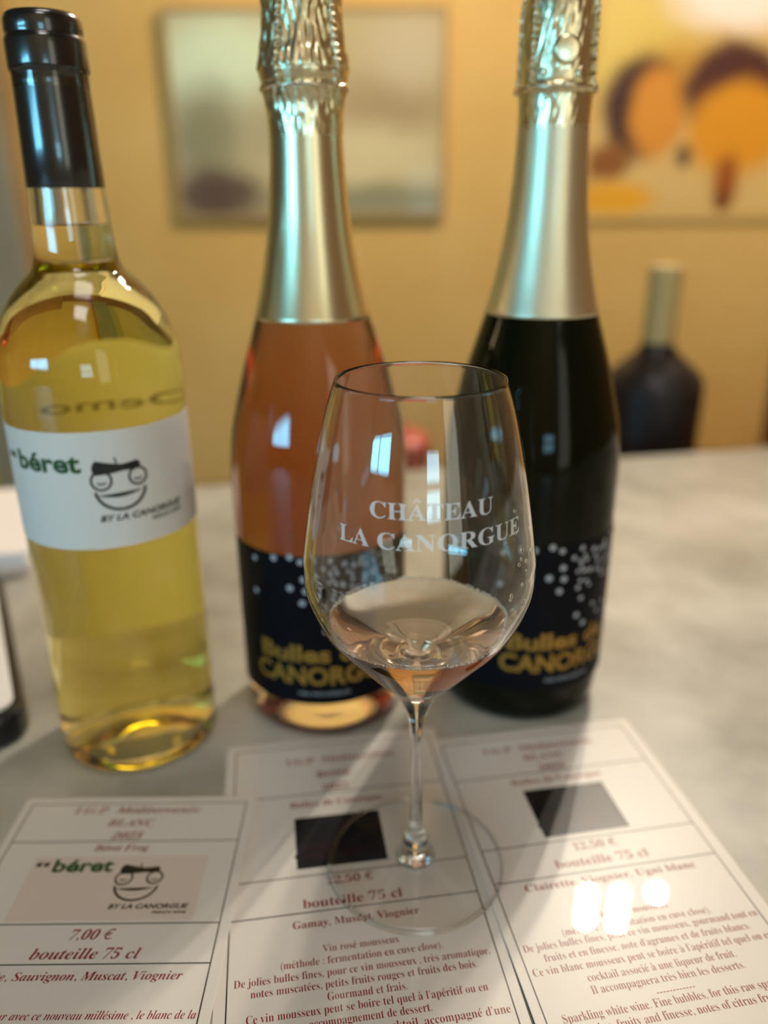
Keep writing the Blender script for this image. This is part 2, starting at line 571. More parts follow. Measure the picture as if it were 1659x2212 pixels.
# ------------------------------------------------------------------ table
ANG = atan2(0.104, 0.548)
table = thing('stone_table', 'long table with a mottled beige grey stone top under the bottles and menu cards', 'table',
              (-0.1626 + 0.05, 0.654 + 0.0095, 0), ANG)
b = MB(); b.box(-0.85, 1.15, -1.0, 0, TZ - 0.035, TZ)
b.build('table_top', M['stone'], table, bevel=0.004)
for x in (-0.78, 1.08):
    for y in (-0.93, -0.07):
        b = MB(); b.box(x - .03, x + .03, y - .03, y + .03, 0, TZ - 0.035); b.build('leg', M['darkwood'], table, bevel=0.003)
for nm, y in (('apron', -0.9), ('apron', -0.1)):
    b = MB(); b.box(-0.75, 1.05, y - .01, y + .01, TZ - 0.11, TZ - 0.035); b.build(nm, M['darkwood'], table)


# ------------------------------------------------------------------ menu cards
SHEET_T = 0.0006


def card(label, tl, ang, tilt, length=150.0, width=95.0):
    """root at the card's top left corner; x along the top edge, y up the card"""
    root = thing('menu_card', label, 'menu card', (tl[0] / 1000, tl[1] / 1000, TZ), radians(ang), 'laminated wine menu cards')
    root.rotation_euler = (0, radians(tilt), radians(ang))
    return root


def sheet(root, length=150.0, width=95.0):
    b = MB(); w_, l_ = width / 1000, length / 1000; r = 0.0018
    pts = []
    for cx_, cy_, a in ((w_ - r, -l_ + r, -90), (w_ - r, -r, 0), (r, -r, 90), (r, -l_ + r, 180)):
        for k in range(6):
            t = radians(a + 18 * k); pts.append((cx_ + r * cos(t), cy_ + r * sin(t)))
    n = len(pts)
    b.add([(x, y, 0.0) for x, y in pts] + [(x, y, SHEET_T) for x, y in pts],
          [tuple(range(n))[::-1], tuple(range(n, 2 * n))] + [(k, (k + 1) % n, n + (k + 1) % n, n + k) for k in range(n)])
    return b.build('laminated_sheet', M['laminate'], root, bevel=0.00015, bseg=2)


ZP = SHEET_T + 0.00004


def rules(root, x0, x1, ytop, ys, length=150.0, wd=0.45):
    f = Flat()
    for y in ys: f.rect(x0, x1, y - wd / 2, y + wd / 2)
    f.rect(x0, x1, ytop - wd / 2, ytop + wd / 2)
    f.rect(x0 - wd / 2, x0 + wd / 2, -length + 4, ytop); f.rect(x1 - wd / 2, x1 + wd / 2, -length + 4, ytop)
    f.sheet('ruled_lines', M['rule'], root, ZP)


def logo():
    """frog in a beret with its lettering, millimetres, origin at the frog's middle: green artwork, black artwork"""
    g, k, q = Flat(), Flat(), Flat()
    g.text('béret', 'sans_bold', -21.7, 5.9, 8.4, 22.6)
    q.text('“', 'sans_bold', -37.2, 5.2, 7.5, 5.2)
    for cx_, cy_, r in ((-5.0, 2.7, 3.0), (6.2, 2.9, 2.75)):
        k.arc(cx_, cy_, r, r, 0, 360, 0.75)
        k.arc(cx_, cy_ - 0.3, 1.3, 0.8, 200, 340, 0.55)
    k.arc(0.5, -0.2, 7.7, 7.0, 186, 354, 0.95)
    k.stroke([(-6.2 + 13.0 * i / 20, -2.1 - 0.5 * sin(pi * i / 20) + 0.4 * i / 20) for i in range(21)], lambda t: 0.25 + 1.1 * sin(pi * t))
    def ber(t):
        x = -7.4 + 14.8 * t
        return x, 6.75 - 0.45 * sin(pi * t) + 0.25 * (1 - t) ** 2
    k.stroke([ber(i / 40) for i in range(41)], lambda t: max(0.3, min(1.0, 14 * t, 14 * (1 - t)) ** 0.5 * (5.0 - 2.9 * min(1, t * 1.6) + 0.9 * max(0, t - 0.6) / 0.4)))
    k.stroke([(-0.2, 7.0), (0.0, 8.4), (-0.4, 9.8)], 0.5)
    q.text('BY LA CANORGUE', 'sans_bold_italic', 7.3, -10.7, 2.75, 28.2)
    q.text('FRENCH WINE', 'sans_bold_italic', 15.2, -12.9, 1.55, 12.2)
    return g, k, q


LG, LK, LQ = logo()

# the card on the left (white wine)
c1 = card('laminated menu card with green beret frog logo, priced 7,00 euros, leftmost card', (-148.3, 261.2), 0.0, -0.36)
sheet(c1)
rules(c1, 3.5, 91.2, -3.8, (-24.4, -61.8, -77.2))
f = Flat(); f.rect(16.5, 81.5, -60.5, -32); f.sheet('printed_panel', M['pink_patch'], c1, ZP)
LG.moved(57.5, -45).sheet('green_logo_lettering', M['lam_green'], c1, ZP + 0.00004)
LK.moved(57.5, -45).sheet('frog_logo', M['rule'], c1, ZP + 0.00004)
LQ.moved(57.5, -45).sheet('black_logo_lettering', M['rule'], c1, ZP + 0.00004)
f = Flat(); B_, I_ = 'serif_italic_bold', 'serif_italic'
f.text('I.G.P  Méditerranée', B_, 47.4, -9.3, 5.0, 51)
f.text('BLANC', B_, 47.0, -16.3, 5.0, 18.6)
f.text('2023', 'serif_bold_lean', 47.4, -23.2, 5.0, 12)
f.text('Béret Frog', B_, 47.3, -29.2, 4.6, 21)
f.text('7,00 €', 'serif_bold_lean', 49.3, -68.0, 5.6, 14.8)
f.text('bouteille', B_, 31.3, -75.3, 5.8, 22.1, 'l'); f.text('75', 'serif_bold_lean', 55.5, -75.3, 5.8, 5.6, 'l'); f.text('cl', B_, 62.8, -75.3, 5.8, 4.6, 'l')
f.text('Clairette, Sauvignon, Muscat, Viognier', B_, 83.2, -82.9, 4.4, 72.5, 'r')
f.text('Un jour avec ce nouveau millésime , le blanc de la', I_, 90.4, -95.9, 4.0, 68, 'r')
f.sheet_parts(M['red_print'], c1, ZP + 0.00002, ((-24.4, 'heading_text'), (-33, 'wine_name_text'), (-77.2, 'price_text'), (-87, 'grape_text'), (-999, 'description_text')))


def picture_panel(root, x0, x1, y0, y1):
    p = Flat(); p.rect(x0, x1, y0, y1); o = p.sheet('label_picture', M['photo_black'], root, ZP)
    q = Flat(); q.text('Bulles de', 'sans_bold', x0 + 10, y0 + 9, 4.2); q.text('CANORGUE', 'sans_bold', x0 + 12, y0 + 4.5, 4.6)
    q.sheet('picture_lettering', M['photo_red'], o, ZP + 0.00003)


c2 = card('laminated menu card for sparkling rosé, under the foot of the wine glass', (-71.5, 293.1), 8.3, 0.0)
sheet(c2)
rules(c2, 4.0, 91.4, -4.5, (-36.0, -78.8, -94.8))
picture_panel(c2, 28.0, 62.0, -75.3, -49.3)
f = Flat(); A_, N_ = 'serif_bold', 'serif'
f.text('I.G.P  Méditerranée', A_, 50.0, -16.5, 5.0, 48)
f.text('ROSÉ', A_, 46.0, -26.2, 5.0, 15)
f.text('2022', A_, 46.0, -34.4, 5.0, 11)
f.text('Bulles de Canorgue', A_, 45.5, -43.2, 4.6, 38)
f.text('12,50 €', A_, 46.8, -83.8, 5.2, 17)
f.text('bouteille 75 cl', A_, 46.9, -93.0, 5.6, 35.3)
f.text('Gamay, Muscat, Viognier', A_, 47.3, -101.0, 4.4, 43.8)
for t, y, wd in (('Vin rosé mousseux', -111.2, 25.5), ('(méthode : fermentation en cuve close).', -115.6, 53.3),
                 ('De jolies bulles fines, pour ce vin mousseux , très aromatique,', -120.0, 83.0),
                 ('notes muscatées, petits fruits rouges et fruits des bois.', -124.1, 72.4), ('Gourmand et frais.', -128.3, 25.1),
                 ('Ce vin mousseux peut se boire tel quel à l’apéritif ou en', -132.4, 75), ('accompagnement de dessert.', -136.4, 37.5),
                 ('Ou bien en cocktail, accompagné d’une', -140.5, 57)):
    f.text(t, N_, 47.6 if wd < 57 or wd > 60 else 61.5, y, 4.05, wd)
f.sheet_parts(M['red_print'], c2, ZP + 0.00002, ((-36, 'heading_text'), (-47, 'wine_name_text'), (-94.8, 'price_text'), (-105.5, 'grape_text'), (-999, 'description_text')))

c3 = card('laminated menu card for sparkling white wine, with lamp glare, rightmost card', (21.0, 296.4), 9.9, 0.0)
c3.location.z = TZ + 0.0007
c3.rotation_euler = (0, radians(0.33), radians(9.9))
sheet(c3)
rules(c3, 3.4, 90.2, -4.5, (-29.0, -68.0, -83.8))
picture_panel(c3, 29.8, 64.8, -65.4, -39.2)
f = Flat()
f.text('I.G.P  Méditerranée', A_, 46.5, -14.0, 5.0, 51)
f.text('BLANC', A_, 46.7, -20.8, 5.0, 19)
f.text('2022', A_, 47.6, -28.0, 5.0, 11.8)
f.text('Bulles de Canorgue', A_, 46.6, -35.3, 4.6, 40)
f.text('12,50 €', A_, 47.1, -73.5, 5.2, 17.3)
f.text('bouteille 75 cl', A_, 46.9, -80.8, 5.6, 36.6)
f.text('Clairette, Viognier, Ugni blanc', A_, 46.7, -88.9, 4.4, 66)
for t, y, wd in (('Vin blanc mousseux', -103.6, 27), ('(méthode : fermentation en cuve close).', -108.2, 54.1),
                 ('De jolies bulles fines, pour ce vin mousseux, gourmand tout en', -112.1, 84.4),
                 ('fruits et en finesse, note d\'agrumes et de fruits blancs.', -116.5, 73),
                 ('Ce vin blanc mousseux peut se boire à l’apéritif tel quel ou en', -120.9, 84),
                 ('cocktail associé à une liqueur de fruit.', -125.4, 51.1), ('Il accompagnera très bien les desserts.', -129.6, 52.2),
                 ('------------', -133.6, 12.9), ('Sparkling white wine. Fine bubbles, for this raw sparkling', -137.0, 77),
                 ('wine, fruity and finesse, notes of citrus fruits', -141.2, 62)):
    f.text(t, N_, 47.0, y, 4.05, wd)
f.sheet_parts(M['red_print'], c3, ZP + 0.00002, ((-29, 'heading_text'), (-38.5, 'wine_name_text'), (-83.8, 'price_text'), (-96, 'grape_text'), (-999, 'description_text')))


# ------------------------------------------------------------------ vessels
def vessel(root, glass_name, wine_name, outer, inner, level, wine_mat, seg=128, rim=None, top_disc=True):
    """outer: (r, z) bottom -> top; inner: (r, z) bottom -> top.  The glass is outer skin + rim + inner skin down to the
    liquid level; the liquid shares the inner skin below it (index 1.34 against glass 1.5) and has a free surface."""
    lo = [p for p in inner if p[1] < level - 1e-6]; hi = [p for p in inner if p[1] > level + 1e-6]
    pl = (interp(inner, level), level)
    g = MB(); g.lathe(list(outer) + (rim or []) + hi[::-1] + [pl], seg)
    go = g.build(glass_name, M['glass'], root, smooth=True, angle=60)
    wn = MB(); wn.lathe(lo + [pl], seg, 1.34 / 1.5)
    r = pl[0]
    wn.lathe([(r, level), (r - 0.0006, level - 0.0004), (r - 0.0015, level - 0.0006), (0, level - 0.0006)], seg, 1.34)
    wo = wn.build(wine_name, wine_mat, root, smooth=True, angle=50)
    return go, wo


# ---- wine glass
GL = thing('wine_glass', 'tulip wine glass with etched lettering holding a little rosé, standing on the menu cards', 'wine glass',
           (0.0109, 0.2263, TZ + 0.0008))
stem_foot = [(0, 0.6), (10, 0.35), (25, 0.1), (31.5, 0.0), (32.5, 0.35), (32.7, 0.8), (32.3, 1.3)]
bowl_out = [(25.25, 181.6), (28.5, 171.2), (32.7, 151.0), (36.05, 130), (36.5, 123.8), (36.0, 115.2), (32.5, 105.6), (28.5, 98.8),
            (22.5, 91.8), (16.1, 84.6), (12.1, 80.2), (8.1, 76.0), (6.3, 73.3), (4.05, 68.0), (2.75, 62.3), (2.05, 53), (2.15, 35), (2.5, 20),
            (3.6, 14.5), (4.9, 11.0), (4.6, 8.5), (4.8, 6.0), (8, 4.0), (15, 2.9), (25, 1.9), (32.3, 1.3)][::-1]
all_out = smooth_prof(mm(bowl_out), 5)
outer_g = mm([(0, 3.9), (5.5, 3.9), (7.2, 4.0)]) + [p for p in all_out if p[1] > 0.0042]
inner_pts = [(0, 79.6), (3.5, 79.9), (7.0, 81.0), (10.8, 83.2), (14.8, 86.0), (21.2, 92.6), (27.2, 99.3), (31.3, 106.2), (34.9, 115.6), (35.5, 123.8),
             (35.05, 130), (31.75, 151.0), (27.6, 171.0), (24.5, 181.5)]
inner_g = smooth_prof(mm(inner_pts), 6)
FT = MB(); FT.lathe(mm([(0, 0.6), (10, 0.35), (25, 0.1), (31.3, 0.1)]) + [p for p in all_out if p[1] <= 0.0042 and p[0] < 0.0315] + mm([(0, 3.9)]), 160)
RM = MB(); RM.lathe(mm([(31.3, 0.9), (31.4, 0.25), (31.9, 0.0), (32.5, 0.15), (32.8, 0.75), (32.5, 1.3), (32.0, 1.55), (31.5, 1.45), (31.3, 0.9)]), 160)
RM.build('foot_rim', M['glass'], GL, smooth=True)


def thin_glass():
    """flat clear plate: light passes straight through, Fresnel reflection on top"""
    mt = bpy.data.materials.new('clear plate glass'); mt.use_nodes = True
    nt = mt.node_tree; nt.nodes.clear()
    o = nt.nodes.new('ShaderNodeOutputMaterial'); fr = nt.nodes.new('ShaderNodeFresnel'); fr.inputs[0].default_value = 1.5
    t = nt.nodes.new('ShaderNodeBsdfTransparent'); t.inputs[0].default_value = (0.985, 0.99, 0.988, 1)
    g = nt.nodes.new('ShaderNodeBsdfGlossy'); g.inputs['Roughness'].default_value = 0.0
    mx = nt.nodes.new('ShaderNodeMixShader')
    ge = nt.nodes.new('ShaderNodeNewGeometry'); k = nt.nodes.new('ShaderNodeMath'); k.operation = 'SUBTRACT'; k.use_clamp = True
    nt.links.new(fr.outputs[0], k.inputs[0]); nt.links.new(ge.outputs['Backfacing'], k.inputs[1])
    nt.links.new(k.outputs[0], mx.inputs[0]); nt.links.new(t.outputs[0], mx.inputs[1]); nt.links.new(g.outputs[0], mx.inputs[2])
    nt.links.new(mx.outputs[0], o.inputs['Surface'])
    return mt


FT.build('foot', thin_glass(), GL, smooth=True)
rim_g = mm([(25.15, 182.0), (24.9, 182.2), (24.65, 182.05)])
LEVEL = 0.1035
vessel(GL, 'glass_body', 'rose_wine', outer_g, inner_g, LEVEL, M['rose_glass'], 160, rim_g)


def mix_transparent(name, col, alpha, emit=None):
    mt, nt, b_, out = new_mat(name)
    b_.inputs['Base Color'].default_value = col; b_.inputs['Roughness'].default_value = 0.7
    b_.inputs['Alpha'].default_value = alpha
    return mt


M['etch'] = mix_transparent('etched frosting', (0.88, 0.9, 0.92, 1), 0.62)
M['bubble'] = mix_transparent('tiny foam bubble', (0.97, 0.9, 0.85, 1), 0.85)
M['droplet'] = glass_mat('droplet', 1.33)
rg = lambda z: interp(all_out, z)
f = Flat()
f.text('CHÂTEAU', 'serif_bold', 2.3, 150.6, 6.4, 35.0)
f.text('LA CANORGUE', 'serif_bold', 3.0, 142.3, 6.6, 57.0)
f.bend('etched_lettering', M['etch'], GL, rg, 0.0, 0.00012)
b = MB(); rw = interp(inner_g, LEVEL)
for k in range(420):
    u = random.random()
    if u < 0.55: t = random.gauss(95, 26)
    elif u < 0.7: t = random.gauss(232, 9)
    else: t = random.uniform(0, 360)
    t = radians(t); q = random.uniform(0.00015, 0.00042)
    rr = rw - q - abs(random.gauss(0, 0.0004)); z = LEVEL - 0.0003 + random.uniform(0, 0.0003)
    b.ball((rr * sin(t), -rr * cos(t), z), q, u=6, v=4)
o = b.build('foam_bubbles', M['bubble'], GL, smooth=True); o['kind'] = 'stuff'
b = MB()
for k in range(26):
    t = radians(random.uniform(38, 80)); z = random.uniform(0.112, 0.150)
    rr = interp(inner_g, z) - 0.0001; q = random.uniform(0.0003, 0.0007)
    b.ball((rr * sin(t), -rr * cos(t), z), q, 0.8, 0.8, 1.3, 8, 6)
o = b.build('water_droplets', M['droplet'], GL, smooth=True); o['kind'] = 'stuff'

# ---- white wine bottle
WB_ = thing('wine_bottle', 'clear bottle of pale white wine with black capsule and frog logo label, at the left', 'bottle', (-0.11445, 0.30882, TZ))
outer_w = mm([(0, 14), (8, 12.5), (16, 8.5), (22, 3.5), (26.5, 0.6), (29.5, 0.0), (31.8, 0.8), (33.6, 3.0), (34.4, 7.0), (34.5, 12)]) + \
    mm([(34.5, 40), (34.5, 80), (34.5, 120), (34.5, 150)]) + \
    smooth_prof(mm([(34.5, 166), (34.4, 174), (32.9, 182.5), (29.6, 190.5), (25.4, 198), (20.4, 203.8), (16.6, 207.6), (15.0, 212), (14.2, 219), (13.8, 228.5), (13.3, 236), (12.9, 250), (12.7, 280)]), 6)
inner_w = smooth_prof(mm([(0, 18), (10, 16.5), (18, 12.0), (24, 8.0), (28.5, 6.8), (31.2, 9.0), (32.2, 14)]), 4) + mm([(32.2, 40), (32.2, 80), (32.2, 120), (32.2, 150)]) + \
    smooth_prof(mm([(32.2, 166), (32.0, 173.5), (30.5, 181.5), (27.2, 188.8), (22.8, 195.8), (17.6, 201.5), (13.2, 206.2), (11.3, 211.5), (10.4, 219), (10.0, 228.5), (9.6, 240), (9.4, 279)]), 6)
vessel(WB_, 'glass_body', 'white_wine', outer_w, inner_w, 0.2235, M['white_wine'], 128, mm([(9.4, 280)]))
cap_prof = mm([(13.35, 235.6), (13.55, 236.0), (13.2, 250), (12.75, 268), (12.65, 271.5), (13.0, 272.2), (13.35, 272.6), (13.45, 274), (13.4, 281.2), (13.1, 282.4), (12.75, 282.9),
               (12.65, 283.3), (12.9, 284.2), (12.8, 287.5), (12.3, 289.0), (11.2, 289.8), (9.0, 290.0), (5, 289.8), (0, 289.8)])
b = MB(); b.lathe(cap_prof, 96); b.build('capsule', M['capsule'], WB_, smooth=True, angle=60)
b = MB(); b.lathe(mm([(9.35, 241), (9.35, 279), (0, 279)]), 40); b.lathe(mm([(0, 241), (9.35, 241)]), 40)
b.build('cork', pmat('cork', srgb(190, 150, 100), 0.8), WB_, smooth=True, angle=40)


def wrap(name, mat, parent, r, z0, z1, a0, a1, n=64, nz=2, arch=0.0, th=0.00015):
    """a paper label: thin curved sheet with real thickness; arch rounds its upper edge"""
    b = MB(); vs, fs = [], []
    for j in range(2):
        rr = r + j * th
        for i in range(n + 1):
            t = radians(a0 + (a1 - a0) * i / n); u = 2 * i / n - 1
            top = z1 - arch * (1 - sqrt(max(0.0, 1 - u * u)))
            for q in range(nz + 1):
                z = z0 + (top - z0) * q / nz
                vs.append((rr * sin(t), -rr * cos(t), z))
    m_ = (n + 1) * (nz + 1)
    for i in range(n):
        for q in range(nz):
            a = i * (nz + 1) + q; c = (i + 1) * (nz + 1) + q
            fs.append((m_ + a, m_ + c, m_ + c + 1, m_ + a + 1)); fs.append((a, a + 1, c + 1, c))
    b.add(vs, fs)
    return b.build(name, mat, parent, smooth=True)


lab = wrap('front_label', M['label_white'], WB_, 0.03455, 0.1075, 0.1535, -95, 105, 80)
LG.moved(16.0, 131.5, 1.2).bend('green_logo_lettering', M['green_print'], lab, 0.03475)
LK.moved(16.0, 131.5, 1.2).bend('frog_logo', M['black_print'], lab, 0.03475)
LQ.moved(16.0, 131.5, 1.2).bend('black_logo_lettering', M['black_print'], lab, 0.03475)
wrap('back_sheet', M['back_sheet'], WB_, 0.03455, 0.045, 0.172, 140, 245, 60, 8, 0.045)  # paper back label of the white wine bottle
bl = Flat(); bl.text('Demo', 'sans', 0, 149.5, 8, 32)
bl.bend('back_label_lettering', pmat('grey ink', srgb(136, 126, 86), 0.6), WB_, 0.03453, radians(194), 0.0)


# ---- sparkling wine bottles
def head_fn(seed, amp):
    rnd = random.Random(seed)
    comps = [(rnd.choice((10, 14, 18, 24, 30, 38)), rnd.uniform(0, 6.28), rnd.uniform(40, 330) * rnd.choice((-1, 1)), rnd.uniform(.3, 1)) for _ in range(9)]

    def fn(r, z, t):
        zz = z * 1000
        k = 0.0
        if zz > 246: k = min(1.0, (zz - 246) / 24) ** 1.5
        if 271.5 < zz < 276.5: k *= 0.25
        d = 0.0
        for n, ph, fz, a in comps: d += a * abs(sin(n * t / 2 + ph + fz * z)) - a * 0.5
        return r + amp * k * d * 0.35, z
    return fn


def sparkling(name_label, loc, seed, head, wires, rose):
    root = thing('sparkling_wine_bottle', name_label, 'bottle', loc)
    body = [(38.6, 22), (39.1, 30), (39.2, 60), (39.2, 100), (39.0, 121), (37.6, 136), (35.0, 148), (30.4, 165.5), (24.0, 186), (20.1, 201), (16.8, 219), (14.9, 237), (13.9, 254), (13.7, 268), (13.6, 276)]
    base = [(0, 20), (10, 18), (19, 11), (26, 3.5), (30.5, 0.3), (33, 0.0), (35.6, 1.4), (37.4, 5), (38.2, 12)]
    outer = mm(base) + smooth_prof(mm(body), 6)
    if rose:
        inner = smooth_prof(mm([(0, 31), (12, 29), (22, 24), (30, 18.5), (34.2, 18.0), (35.4, 20)]), 4) + \
            smooth_prof(mm([(35.6, 22), (36.1, 30), (36.2, 60), (36.2, 100), (36.0, 121), (34.6, 136), (32.0, 148), (27.4, 165.5), (21.0, 186), (17.1, 201), (13.8, 219), (11.9, 237), (10.9, 254), (10.7, 275)]), 6)
        vessel(root, 'glass_body', 'rose_wine', outer, inner, 0.232, M['rose_bottle'], 128, mm([(11, 276.3)]))
    else:
        b = MB(); b.lathe(outer + mm([(12.5, 277), (0, 277)]), 128); b.build('glass_body', M['black_glass'], root, smooth=True)
    ro = smooth_prof(mm(body), 6)
    # smooth foil round the neck, then the crinkled foil over the wire cage and cork
    neck = [(interp(ro, z / 1000) + 0.00035, z / 1000) for z in [186 + 1.5 * i for i in range(51)] if z <= 258]
    b = MB(); b.lathe([(neck[0][0] - .0003, neck[0][1] - .0002)] + neck, 128)
    b.build('neck_foil', M['foil'] if rose else M['foil_matt'], root, smooth=True)
    hp = smooth_prof(mm(head), 12)
    b = MB(); b.lathe(hp, 200, fn=head_fn(seed, 0.0009 if rose else 0.00045)); b.build('head_foil', M['foil_head'], root, smooth=True)
    hr = lambda z: interp(hp, z)
    cage = MB()
    cage.tube([((hr(.2705) + .0004) * sin(2 * pi * k / 72), -(hr(.2705) + .0004) * cos(2 * pi * k / 72), .2705 + 0.0003 * sin(k)) for k in range(73)], 0.0009, 8)
    for a in wires:
        pts = []
        for k in range(60):
            z = 0.270 + 0.032 * k / 59; t = radians(a) + 0.035 * sin(k * 1.4)
            pts.append(((hr(z) + .0007) * sin(t), -(hr(z) + .0007) * cos(t), z))
        cage.tube(pts, 0.0008, 8, lambda i: 0.00105 + 0.00028 * sin(i * 1.4))
    cage.build('wire_cage', M['wire'], root, smooth=True)
    return root


DOTS = [(-31, 88, 1.1), (-20.2, 90.6, 1.3), (-12.6, 92, 1.3), (-8.1, 90, 1.2), (-31.5, 72.2, 1.2), (-13.2, 77.4, 1.4), (-7.1, 81.9, 1.3), (-6.3, 76.4, 1.3), (-8, 70.7, 1.3),
        (1.9, 57, 1.2), (6.2, 52.1, 1.2), (7.6, 78.4, 1.2), (-2, 86, 1.0), (2, 90, 1.1), (5, 84, 1.0), (9, 88, 1.2)]
rnd = random.Random(3)
while len(DOTS) < 66:
    x = rnd.uniform(0, 40); z = rnd.gauss(84 - 0.05 * (x - 16) ** 2 * 0.4, 6.5)
    if 62 < z < 91.5 and all((x - a) ** 2 + (z - c) ** 2 > (r_ + 1.15) ** 2 for a, c, r_ in DOTS):
        DOTS.append((x, z, rnd.uniform(0.8, 1.1)))
for x, z in ((12, 60), (16, 55), (21, 58), (25, 52), (30, 50), (34, 54)): DOTS.append((x, z, 1.0))


def bubbles_label(root, turn):
    r = 0.0393
    lab = wrap('front_label', M['label_black'], root, r, 0.0195, 0.0925, turn - 72, turn + 72, 72)
    f = Flat()
    for x, z, q in DOTS: f.disc(x, z, q * 1.12)
    f.bend('printed_bubbles', M['grey_print'], lab, r + 0.00016, radians(turn))
    g = Flat()
    g.text('Bulles de', 'sans_bold', -4, 41.5, 11.5, 52)
    g.text('CANORGUE', 'sans_bold', 0, 30.0, 12.5, 66)
    g.bend('gold_lettering', M['gold_print'], lab, r + 0.00016, radians(turn))
    h = Flat()
    h.text('VIN MOUSSEUX', 'sans', 0, 24.2, 2.6, 24)
    h.bend('small_lettering', M['grey_print'], lab, r + 0.00016, radians(turn))
    return lab


rose = sparkling('sparkling rosé bottle with gold foil neck and black bubble label, standing in the middle', (-0.02933, 0.33824, TZ), 11,
                 [(14.15, 252), (14.4, 260), (14.6, 265), (15.4, 268), (15.9, 270), (15.7, 271.6), (16.4, 273), (17.1, 276.5), (16.4, 281), (15.5, 285), (14.7, 292), (14.3, 300), (14.2, 306), (13.0, 310), (9, 312), (0.0, 312.4)],
                 (-30, 48, 150, 240), True)
bubbles_label(rose, 3.0)
b = MB(); vs = []; fs = []  # added sheet round the rear, evens the orange seen through the wine
rb = smooth_prof(mm([(38.6, 22), (39.1, 30), (39.2, 60), (39.2, 100), (39.0, 121), (37.6, 136), (35.0, 148), (30.4, 165.5), (24.0, 186)]), 6)
NZ, NA = 40, 60
for j in range(2):
    for i in range(NZ + 1):
        z = 0.023 + 0.160 * i / NZ; r_ = interp(rb, z) + 0.0002 + 0.00015 * j
        for k in range(NA + 1):
            t = radians(96 + 168 * k / NA); vs.append((r_ * sin(t), -r_ * cos(t), z))
N1 = (NZ + 1) * (NA + 1)
for i in range(NZ):
    for k in range(NA):
        a = i * (NA + 1) + k
        fs.append((a, a + NA + 1, a + NA + 2, a + 1)); fs.append((N1 + a, N1 + a + 1, N1 + a + NA + 2, N1 + a + NA + 1))
b.add(vs, fs); b.build('back_sheet', paper_mat('beige rear sheet', srgb(224, 210, 188), 0.55), rose, smooth=True)
dark = sparkling('nearly black sparkling wine bottle with pale gold foil neck, at the right behind the glass', (0.06838, 0.34746, TZ), 29,
                 [(14.1, 256), (14.1, 262), (14.2, 266), (14.4, 268.5), (15.0, 270.2), (14.6, 271.6), (14.0, 273), (13.8, 278), (13.6, 286), (13.6, 293), (13.3, 299), (12.4, 302.5), (9.5, 304.6), (0.0, 305.4)],
                 (-52, 58, 160, 250), False)
bubbles_label(dark, 24.0)
# the round embossed seal and the bump below it on the dark bottle's foil
hx = MB(); t = radians(0)
for q, ang, z, r_ in ((0.0051, 2, 0.2825, 0.0139), (0.0028, 30, 0.2748, 0.0139), (0.0016, -32, 0.2755, 0.0139)):
    a = radians(ang); c = Vector((r_ * sin(a), -r_ * cos(a), z)); nrm = Vector((sin(a), -cos(a), 0)); ux = Vector((cos(a), sin(a), 0)); uz = Vector((0, 0, 1))
    vs = [c + nrm * 0.0012]; fs = []; N = 28
    for ring, (rr, hh) in enumerate(((0.75, 0.0013), (0.9, 0.0011), (1.0, 0.0004), (1.05, -0.0006))):
        for k in range(N):
            th = 2 * pi * k / N; p = c + (ux * cos(th) + uz * sin(th)) * q * rr
            d = Vector((p.x, p.y, 0)).length; 
            vs.append(p + nrm * hh)
    for k in range(N):
        fs.append((0, 1 + k, 1 + (k + 1) % N))
        for j in range(3):
            fs.append((1 + j * N + k, 1 + (j + 1) * N + k, 1 + (j + 1) * N + (k + 1) % N, 1 + j * N + (k + 1) % N))
    hx.add(vs, fs)
hx.build('embossed_seal', M['foil'], dark, smooth=True)

# ------------------------------------------------------------------ things at the left of the table
term = thing('card_terminal', 'white faced device with black rim and body, cut off at the left edge', 'payment terminal', (-0.1695, 0.300, TZ), radians(28))


def rbox(b, x0, x1, y0, y1, z0, z1, r):
    pts = []
    for cx_, cy_, a in ((x1 - r, y0 + r, -90), (x1 - r, y1 - r, 0), (x0 + r, y1 - r, 90), (x0 + r, y0 + r, 180)):
        for k in range(7):
            t = radians(a + 15 * k); pts.append((cx_ + r * cos(t), cy_ + r * sin(t)))
    n = len(pts)
    b.add([(x, y, z0) for x, y in pts] + [(x, y, z1) for x, y in pts],
          [tuple(range(n))[::-1], tuple(range(n, 2 * n))] + [(k, (k + 1) % n, n + (k + 1) % n, n + k) for k in range(n)])


b = MB(); rbox(b, -0.085, 0.006, -0.004, 0.165, 0.0, 0.016, 0.014); b.build('body', M['black_plastic'], term, bevel=0.003)
b = MB(); rbox(b, -0.080, 0.0015, 0.0005, 0.160, 0.016, 0.0185, 0.010); b.build('face_plate', M['white_plastic'], term, bevel=0.0008)
for i in range(3):
    b = MB(); rbox(b, -0.072 + 0.022 * i, -0.056 + 0.022 * i, 0.012, 0.024, 0.0185, 0.0200, 0.003); b.build('key', M['black_plastic'], term)

for i in range(5):
    b = MB(); b.box(-0.16, 0.0, -0.135, 0.0, 0.0035 * i, 0.0035 * i + 0.0031)
    o = b.build('paper_pad', M['paper'], None, bevel=0.0005)
    o.location = (-0.262 + 0.002 * (i % 3), 0.607 - 0.0015 * (i % 2), TZ + 0.0001); o.rotation_euler = (0, 0, ANG)
    o['label'] = 'white paper pad in the stack at the far left table edge, ' + ('bottom one', 'second from the bottom', 'middle one', 'second from the top', 'topmost one')[i]
    o['category'] = 'paper'; o['group'] = 'white paper pads stacked at the far edge'

